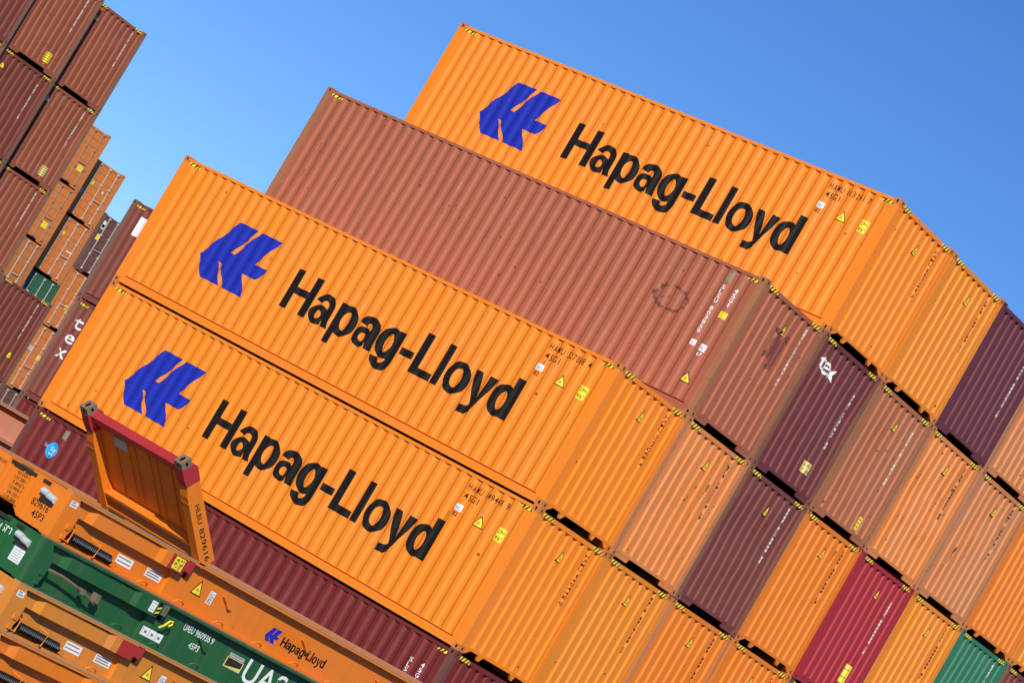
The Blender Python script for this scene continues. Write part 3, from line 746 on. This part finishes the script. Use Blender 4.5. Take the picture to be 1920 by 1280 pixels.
def r_end():
    """near end seen from -y: stepped casting with pockets, holes and rollers"""
    mb = MB(); fn = lambda a, b, t: (a, t, b)
    mb.box(-RW + .2, -.2002, .06, .28, .12, .60)
    mb.prism([(-.201, .652), (-.86, .652), (-.86, .10), (-.72, .012), (-.201, .012)], fn, .02, .24)
    mb.prism([(-.861, .60), (-1.36, .60), (-1.36, .14), (-.861, .14)], fn, .045, .24)
    mb.prism([(-RW + .2, .652), (-1.361, .652), (-1.361, .12), (-RW + .2, .12)], fn, .02, .24)
    mb.box(-.72, -.66, .0, .02, .02, .50); mb.box(-.84, -.80, .0, .02, .12, .56); mb.box(-1.3, -1.25, .02, .045, .15, .58)
    return mb.mesh('end_beam')
def r_cornerplate():
    mb = MB(); Z, X = (0, 0, 1), (1, 0, 0)
    for zc, hz in ((.60, .05), (.485, .065)): slot_face(mb, (-.10, -.004, zc), X, Z, (0, -1, 0), .099, hz, .028, .034, .08)
    slot_face(mb, (-.10, -.004, .11), X, Z, (0, -1, 0), .099, .10, .024, .042, .08)
    mb.poly([(-.199, -.004, .21), (-.001, -.004, .21), (-.001, -.004, .42), (-.199, -.004, .42)])
    mb.box(-.199, -.0005, -.003, .05, .01, .6515); return mb.mesh('corner_plate')
def r_rollers():
    mb = MB()
    mb.tube([(-.50, -.01, .485), (-.37, -.01, .475)], .05, 10); mb.tube([(-.35, -.01, .46), (-.205, -.01, .45)], .05, 10)
    mb.box(-.50, -.205, .0, .0195, .35, .41, 1); return mb.mesh('roller')  # second box is a dark strip painting the shaded gap below the rollers
def r_pocket_shade(k):
    mb = MB(); a, b = ((-1.30, -1.02), (-.98, -.76), (-.6, -.45))[k]; mb.box(a, b, .0, .0448, .585, .63)  # solid dark block, its colour stands for the shade inside a slot
    return mb.mesh('pocket_shade')
RK = lambda n, f: cached(('rack', n), f)
fR = lambda y, z, l: (-.13 + l, y, z)      # on the recessed web
fP = lambda y, z, l: (-.006 + l, y, z)      # on the folded post tip
fQ = lambda y, z, l: (-.045 + l, y, z)
fL = lambda y, z, l: (-.19 + l, y, z)      # on the lower web
fG = lambda y, z, l: (-.13 + l, y, z)
fN = lambda x, z, l: (x, .02 - l, z)        # on the near end
def rdec(name, key, groups, mats):
    def mk():
        mb = MB()
        for polys, f, m, lf in groups: decal(mb, polys, f, (), m, lf)
        return mb.mesh(name)
    return (name, RK(key, mk), mats)
small_logo = [[((x - 1.72) * .17, (y - .85) * .17) for x, y in p] for p in LOGO]
def st(x0, z0, x1, z1, n=3): return [rect(x0 + .02, z0 + (z1 - z0) * (i + .6) / (n + .4), x1 - .02 - .03 * (i % 2), z0 + (z1 - z0) * (i + .6) / (n + .4) + .018) for i in range(n)]
def orange_decals(full=True):
    d = [rdec('warning_label', 'o_tri', [(tri(3.18, .245, .24, .235), fR, 1, .002), (tri(3.18, .245, .24, .235, .017), fR, 0, .0035), ([rect(3.15, .31, 3.21, .317), rect(3.155, .33, 3.205, .337)], fR, 1, .005)], [YEL, BLACK]),
         rdec('label', 'o_ic', [([rect(3.44, .22, 3.56, .42)], fR, 0, .002), ([rect(3.445, .317, 3.555, .325), rect(3.44, .415, 3.56, .422)], fR, 1, .0035), (sh(text2d('ic', .07, .085, .01), 3.457, .335), fR, 2, .0035), (sh(text2d('82', .07, .085, .01), 3.457, .235), fR, 1, .0035)], [WHITE, BLACK, GINK]),
         rdec('label', 'o_s1', [([rect(1.52, .12, 1.86, .25)], fL, 0, .002), (st(1.52, .12, 1.86, .25, 2), fL, 1, .0035)], [WHITE, GINK]),
         rdec('label', 'o_s2', [([rect(2.15, .15, 2.49, .27)], fL, 0, .002), (st(2.15, .15, 2.49, .27, 3), fL, 1, .0035)], [WHITE, GINK]),
         rdec('label', 'o_cs', [([rect(.05, .49, .19, .575)], lambda y, z, l: (-.002 + l, y, z), 0, .002), (st(.05, .49, .19, .575, 2), lambda y, z, l: (-.002 + l, y, z), 1, .0035)], [WHITE, GINK]),
         rdec('emblem', 'o_logo', [(sh(small_logo, 4.90, .16), fR, 0, .002)], [BLUE]),
         rdec('lettering', 'o_txt', [(sh(word(.145, 1.11), 5.29, .19), fR, 0, .002)], [BLACK])]
    if full:
        d.append(rdec('height_label', 'o_yel', [([rect(2.33, .418, 2.56, .612)], fP, 1, .002), ([rect(2.338, .425, 2.552, .605)], fP, 0, .0035),
            (sh(rot90(text2d('2.9m', .075, .15, .01), False), 2.46, .59), fP, 1, .005), (sh(rot90(text2d("9'6\"", .075, .13, .01), False), 2.36, .58), fP, 1, .005)], [YEL, BLACK]))
        rows = [('60.000 kg', '132.280 lbs'), ('5.850 kg', '12.900 lbs'), ('54.150 kg', '119.380 lb')]
        fM = lambda x, z, l: (x, .045 - l, z)
        for i, (a, b) in enumerate(rows):
            z = .50 - i * .145
            d.append(rdec('lettering', ('o_w', i), [(sh(text2d(a, .048, .30, .004), -1.13, z) + sh(text2d(b, .048, .34, .004), -1.15, z - .07), fM, 0, .003)], [BLACK]))
        for key, tx, hh, ww, x, z in (('o_n1', '829616', .10, .36, -.61, .255), ('o_n2', '45P3', .10, .25, -.50, .12), ('o_n3', 'GROSS', .05, .22, -1.60, .52)):
            d.append(rdec('lettering', key, [(sh(text2d(tx, hh, ww, .006), x, z), fN, 0, .003)], [BLACK]))
    return d
def green_decals():
    tx = [rdec('lettering', ('g_t', i), [(sh(text2d(w, hh, ww, .008), y, z), f, 0, .0025)], [WHITE]) for i, (w, hh, ww, y, z, f) in enumerate((
        ('UAEU', .105, .23, 3.33, .425, fR), ('960936', .105, .34, 3.60, .425, fR), ('9', .10, .055, 3.97, .425, fR), ('45P3', .095, .23, 3.60, .235, fR), ('UASC', .36, 1.35, 4.90, .17, fR), ('45P3', .10, .26, -.90, .43, fN)))]
    return tx + [rdec('label', 'g_paper', [([rect(2.38, .44, 2.50, .60)], fP, 0, .002), (st(2.38, .44, 2.5, .6, 3), fP, 1, .0035)], [WHITE, GREY]),
            rdec('label', 'g_sheet', [([rect(-.45, .16, -.215, .375)], fN, 0, .0035), (st(-.45, .16, -.215, .375, 6), fN, 1, .005)], [WHITE, GREY]),
            rdec('label', 'g_pict', [([rect(2.60, .10, 3.06, .225)], fG, 0, .003), ([rect(2.615 + k * .15, .11, 2.625 + k * .15, .215) for k in range(3)] + [rect(2.66 + k * .15, .14, 2.72 + k * .15, .18) for k in range(3)], fG, 1, .0045)], [WHITE, GINK]),
            rdec('hazard_stripe', 'g_haz', [([rect(2.53, .42, 2.60, .62)], fP, 1, .002), ([[(2.53, .44 + k * .065), (2.60, .47 + k * .065), (2.60, .50 + k * .065), (2.53, .47 + k * .065)] for k in range(2)], fP, 0, .0035)], [YEL, BLACK]),
            rdec('window_plate', 'g_plate', [([rect(4.46, .405, 4.80, .46)], fR, 0, .002), (st(4.46, .405, 4.80, .46, 1), fR, 2, .0035), ([rect(4.44, .24, 4.83, .395)], fR, 1, .002), ([rect(4.46, .255, 4.81, .385)], fR, 3, .0035), ([[(4.46, .255), (4.81, .255), (4.81, .30)]], fR, 1, .005)], [GREY, PALEY, GINK, DARKW])]  # dark rectangle paints the shaded opening, the web is not cut
def chain_bar():
    mb = MB(); mb.tube([(-.03, .34, .30), (-.0, .6, .31), (.01, .9, .28), (.0, 1.15, .24), (-.02, 1.42, .18)], .022, 6)
    mb.box(-.05, .03, 1.05, 1.12, .22, .29); mb.box(-.08, .02, 1.36, 1.44, .2, .32); return mb.mesh('drop_bar')
def hook():
    mb = MB(); mb.tube([(-.05, 2.80, .30), (.0, 2.82, .36), (.02, 2.86, .45), (.02, 2.92, .46), (.02, 2.93, .42), (.02, 2.88, .38)], .014, 6); return mb.mesh('hook')
def wall_parts(parent, pm):
    """the end wall that stands half raised, leaning on its hinge"""
    Hh = 1.70; XL = -2.24
    mb = MB(); mb.box(XL + .16, -.16, .06, .09, .34, Hh - .10)
    for x in (-1.75, -1.45, -1.30, -.98, -.82, -.5): mb.box(x, x + .012, .045, .0599, .36, Hh - .16)
    w = obj('end_wall', mb.mesh('end_wall'), pm, parent, (0, 2.93, T), (math.radians(52), 0, 0))
    for x0 in (XL, -.16):
        i0, i1 = (x0 + .16, x0 + .30) if x0 < -1 else (x0 - .14, x0)
        mb = MB(); mb.prism([(-.09, .0), (.16, .0), (.16, Hh - .34), (-.06, Hh - .34), (-.09, Hh - .5)], lambda a, b, t: (t, a, b), x0, x0 + .16); mb.box(x0 - .004, x0 + .164, -.094, -.04, Hh - .62, Hh - .60)
        g = [(i0, .02), (i0, .5), (i1, .02)] if x0 < -1 else [(i1, .02), (i1, .5), (i0, .02)]
        mb.prism(g, lambda a, b, t: (a, t, b), .0, .05)
        obj('post', mb.mesh('post'), pm, w)
        mb = MB(); mb.prism([(-.07, Hh - .338), (.17, Hh - .338), (.17, Hh - .1), (.09, Hh - .04), (-.09, Hh - .04), (-.09, Hh - .2)], lambda a, b, t: (t, a, b), x0, x0 + .16)
        mb.box(x0 + (.16 if x0 < -1 else -.07), x0 + (.23 if x0 < -1 else 0), -.05, .05, Hh - .22, Hh - .12)
        obj('post_tip', mb.mesh('post_tip'), TIPRED, w)
        obj('corner_casting', cached('cast', m_casting), [P_['worn'], HOLE], w, (x0 + .08, .0, Hh + .019), (0, 0, math.pi / 2))
    mb = MB(); mb.prism([(-.05, Hh - .15), (-.05, Hh - .05), (.08, Hh - .03), (.10, Hh - .05), (.10, Hh - .16), (.04, Hh - .15)], lambda a, b, t: (t, a, b), XL + .16, -.16); obj('top_beam', mb.mesh('top_beam'), TIPRED, w)
    for z in (.30, .06):
        mb = MB(); mb.box(XL + .16, -.16, -.08, .055, z, z + .055); obj('bottom_bar', mb.mesh('bottom_bar'), pm, w)
    fW = lambda v, z, l: (.0 + l, v, z)
    for tx, ww, z in (('HLBU', .32, 1.02), ('829616', .56, .62)):
        mb = MB(); decal(mb, sh(rot90(text2d(tx, .085, ww, .006), False), .0, z), fW, (), 0, .003); obj('lettering', mb.mesh('lettering'), BLACK, w)
    mb = MB(); mb.box(-1.74, -1.46, .040, .0595, Hh - .46, Hh - .30); obj('label', mb.mesh('label'), GREY, w)
    return w
def flat_rack(label, loc, kind, group='folded flat racks in a stack', detail=True, raised=False, full=True):
    r = root('flat_rack', label, 'flat rack', loc, 0, group)
    pm = {'orange': P_['rorange'], 'bright': P_['rorange'], 'ochre': P_['rochre'], 'green': P_['rgreen'], 'salmon': P_['rsalmon']}[kind]
    tipm = P_['worn'] if kind == 'green' else (P_['rsalmon'] if kind == 'salmon' else TIPRED)
    bm = RK('beam', r_beam)
    obj('side_beam', bm, pm, r); obj('side_beam', bm, pm, r, (-RW, RL, 0), (0, 0, math.pi))
    rl = RK('rail', r_rail); rm = P_['wornl'] if kind != 'green' else P_['worn']
    obj('deck_rail', rl, rm, r); obj('deck_rail', rl, rm, r, (-RW, RL, 0), (0, 0, math.pi))
    obj('deck', RK('deck', r_deck), PLANK, r)
    hp, po, tp = RK('hp', r_plate), RK('po', lambda: r_post(False)), RK('tp', lambda: r_post(True))
    for a in ((0, 0, 0), math.pi), :
        pass
    for loc_, rz in (((0, 0, 0), 0), ((-RW, RL, 0), math.pi)):
        obj('hinge_plate', hp, pm, r, loc_, (0, 0, rz)); p1 = obj('folded_post', po, pm, r, loc_, (0, 0, rz)); q = obj('post_tip', tp, tipm if kind != 'green' else pm, r, loc_, (0, 0, rz))
        c = obj('corner_casting', RK('tipcast', m_casting), [P_['worn'] if kind == 'green' else TIPRED, HOLE], r, (-.081 if rz == 0 else -RW + .081, 2.70 if rz == 0 else RL - 2.70, .545), (0, 0, rz + math.pi / 2))
        c.scale = (.55, .98, 1.35)
        obj('end_beam', RK('endb', r_end), pm, r, loc_, (0, 0, rz))
        obj('corner_plate', RK('cpl', r_cornerplate), [pm, HOLE], r, loc_, (0, 0, rz))
    if detail:
        obj('roller', RK('rol', r_rollers), [GREY, DARKW], r, (0, 0, .02 if kind == 'green' else 0)); [obj('pocket_shade', RK(('pock', k), lambda: r_pocket_shade(k)), DARKW, r) for k in range(3)]
        if kind == 'green':
            obj('drop_bar', RK('chain', chain_bar), P_['worn'], r); obj('hook', RK('hook', hook), YEL, r)
        else:
            obj('spring', RK('spring', r_spring), SPRING, r); [obj('bracket', RK(('brk', k), lambda: r_brackets(k)), pm, r) for k in range(3)]
        for k in range(9): obj('lashing_ring', RK('ring', r_ring), pm, r, (-.03, 1.95 + k * .93 + (.0 if k else .1), .03))
        for k in range(4): obj('lashing_lug', RK('lug', r_lug), pm, r, (-.13, 3.82 + k * 1.95, .37))
        for nm, me, mats in (green_decals() if kind == 'green' else orange_decals(full)): obj(nm, me, mats, r)
    if raised: wall_parts(r, pm)
    return r
RX, RY, RT = 4.3, -14.41, -3.632
flat_rack('bright orange folded flat rack with one end wall half raised, topmost of the stack', (RX, RY, RT - T), 'orange', raised=True)
flat_rack('green folded flat rack with white lettering, between two orange racks', (RX, RY, RT - 2 * T), 'green')
flat_rack('dusty orange folded flat rack directly beneath the green one', (RX, RY, RT - 3 * T), 'ochre', full=False)
flat_rack('orange folded flat rack under the dusty orange one', (RX, RY, RT - 4 * T), 'bright', full=False)
for k in range(5, 8):
    flat_rack('folded flat rack at the bottom of the rack stack', (RX, RY, RT - k * T), ('orange', 'green', 'ochre')[k - 5], 'racks low in the stack', detail=False)
zb = RT - 7 * T
for i, y in enumerate((RY + 1, RY + 4.5, RY + 8, RY + 11)):
    mb = MB(); mb.box(-RW / 2 - .1, RW / 2 + .1, -.2, .2, .0, zb - GZ - .05); mb.box(-RW / 2 - .06, RW / 2 + .06, -.16, .16, zb - GZ - .05, zb - GZ)
    o = obj('concrete_block', mb.mesh('concrete_block'), CONC, None, (RX - RW / 2, y, GZ)); o['label'] = 'low concrete support block under the flat rack stack'; o['category'] = 'block'; o['group'] = 'blocks under the racks'
SX, SY = -17.0, -1.2
for k in range(8):
    flat_rack('faded salmon folded flat rack behind the maroon container' if k == 7 else 'folded flat rack under the faded salmon one', (SX, SY, GZ + k * .68), 'salmon', 'salmon racks' if k == 7 else 'racks under the salmon one', detail=False)
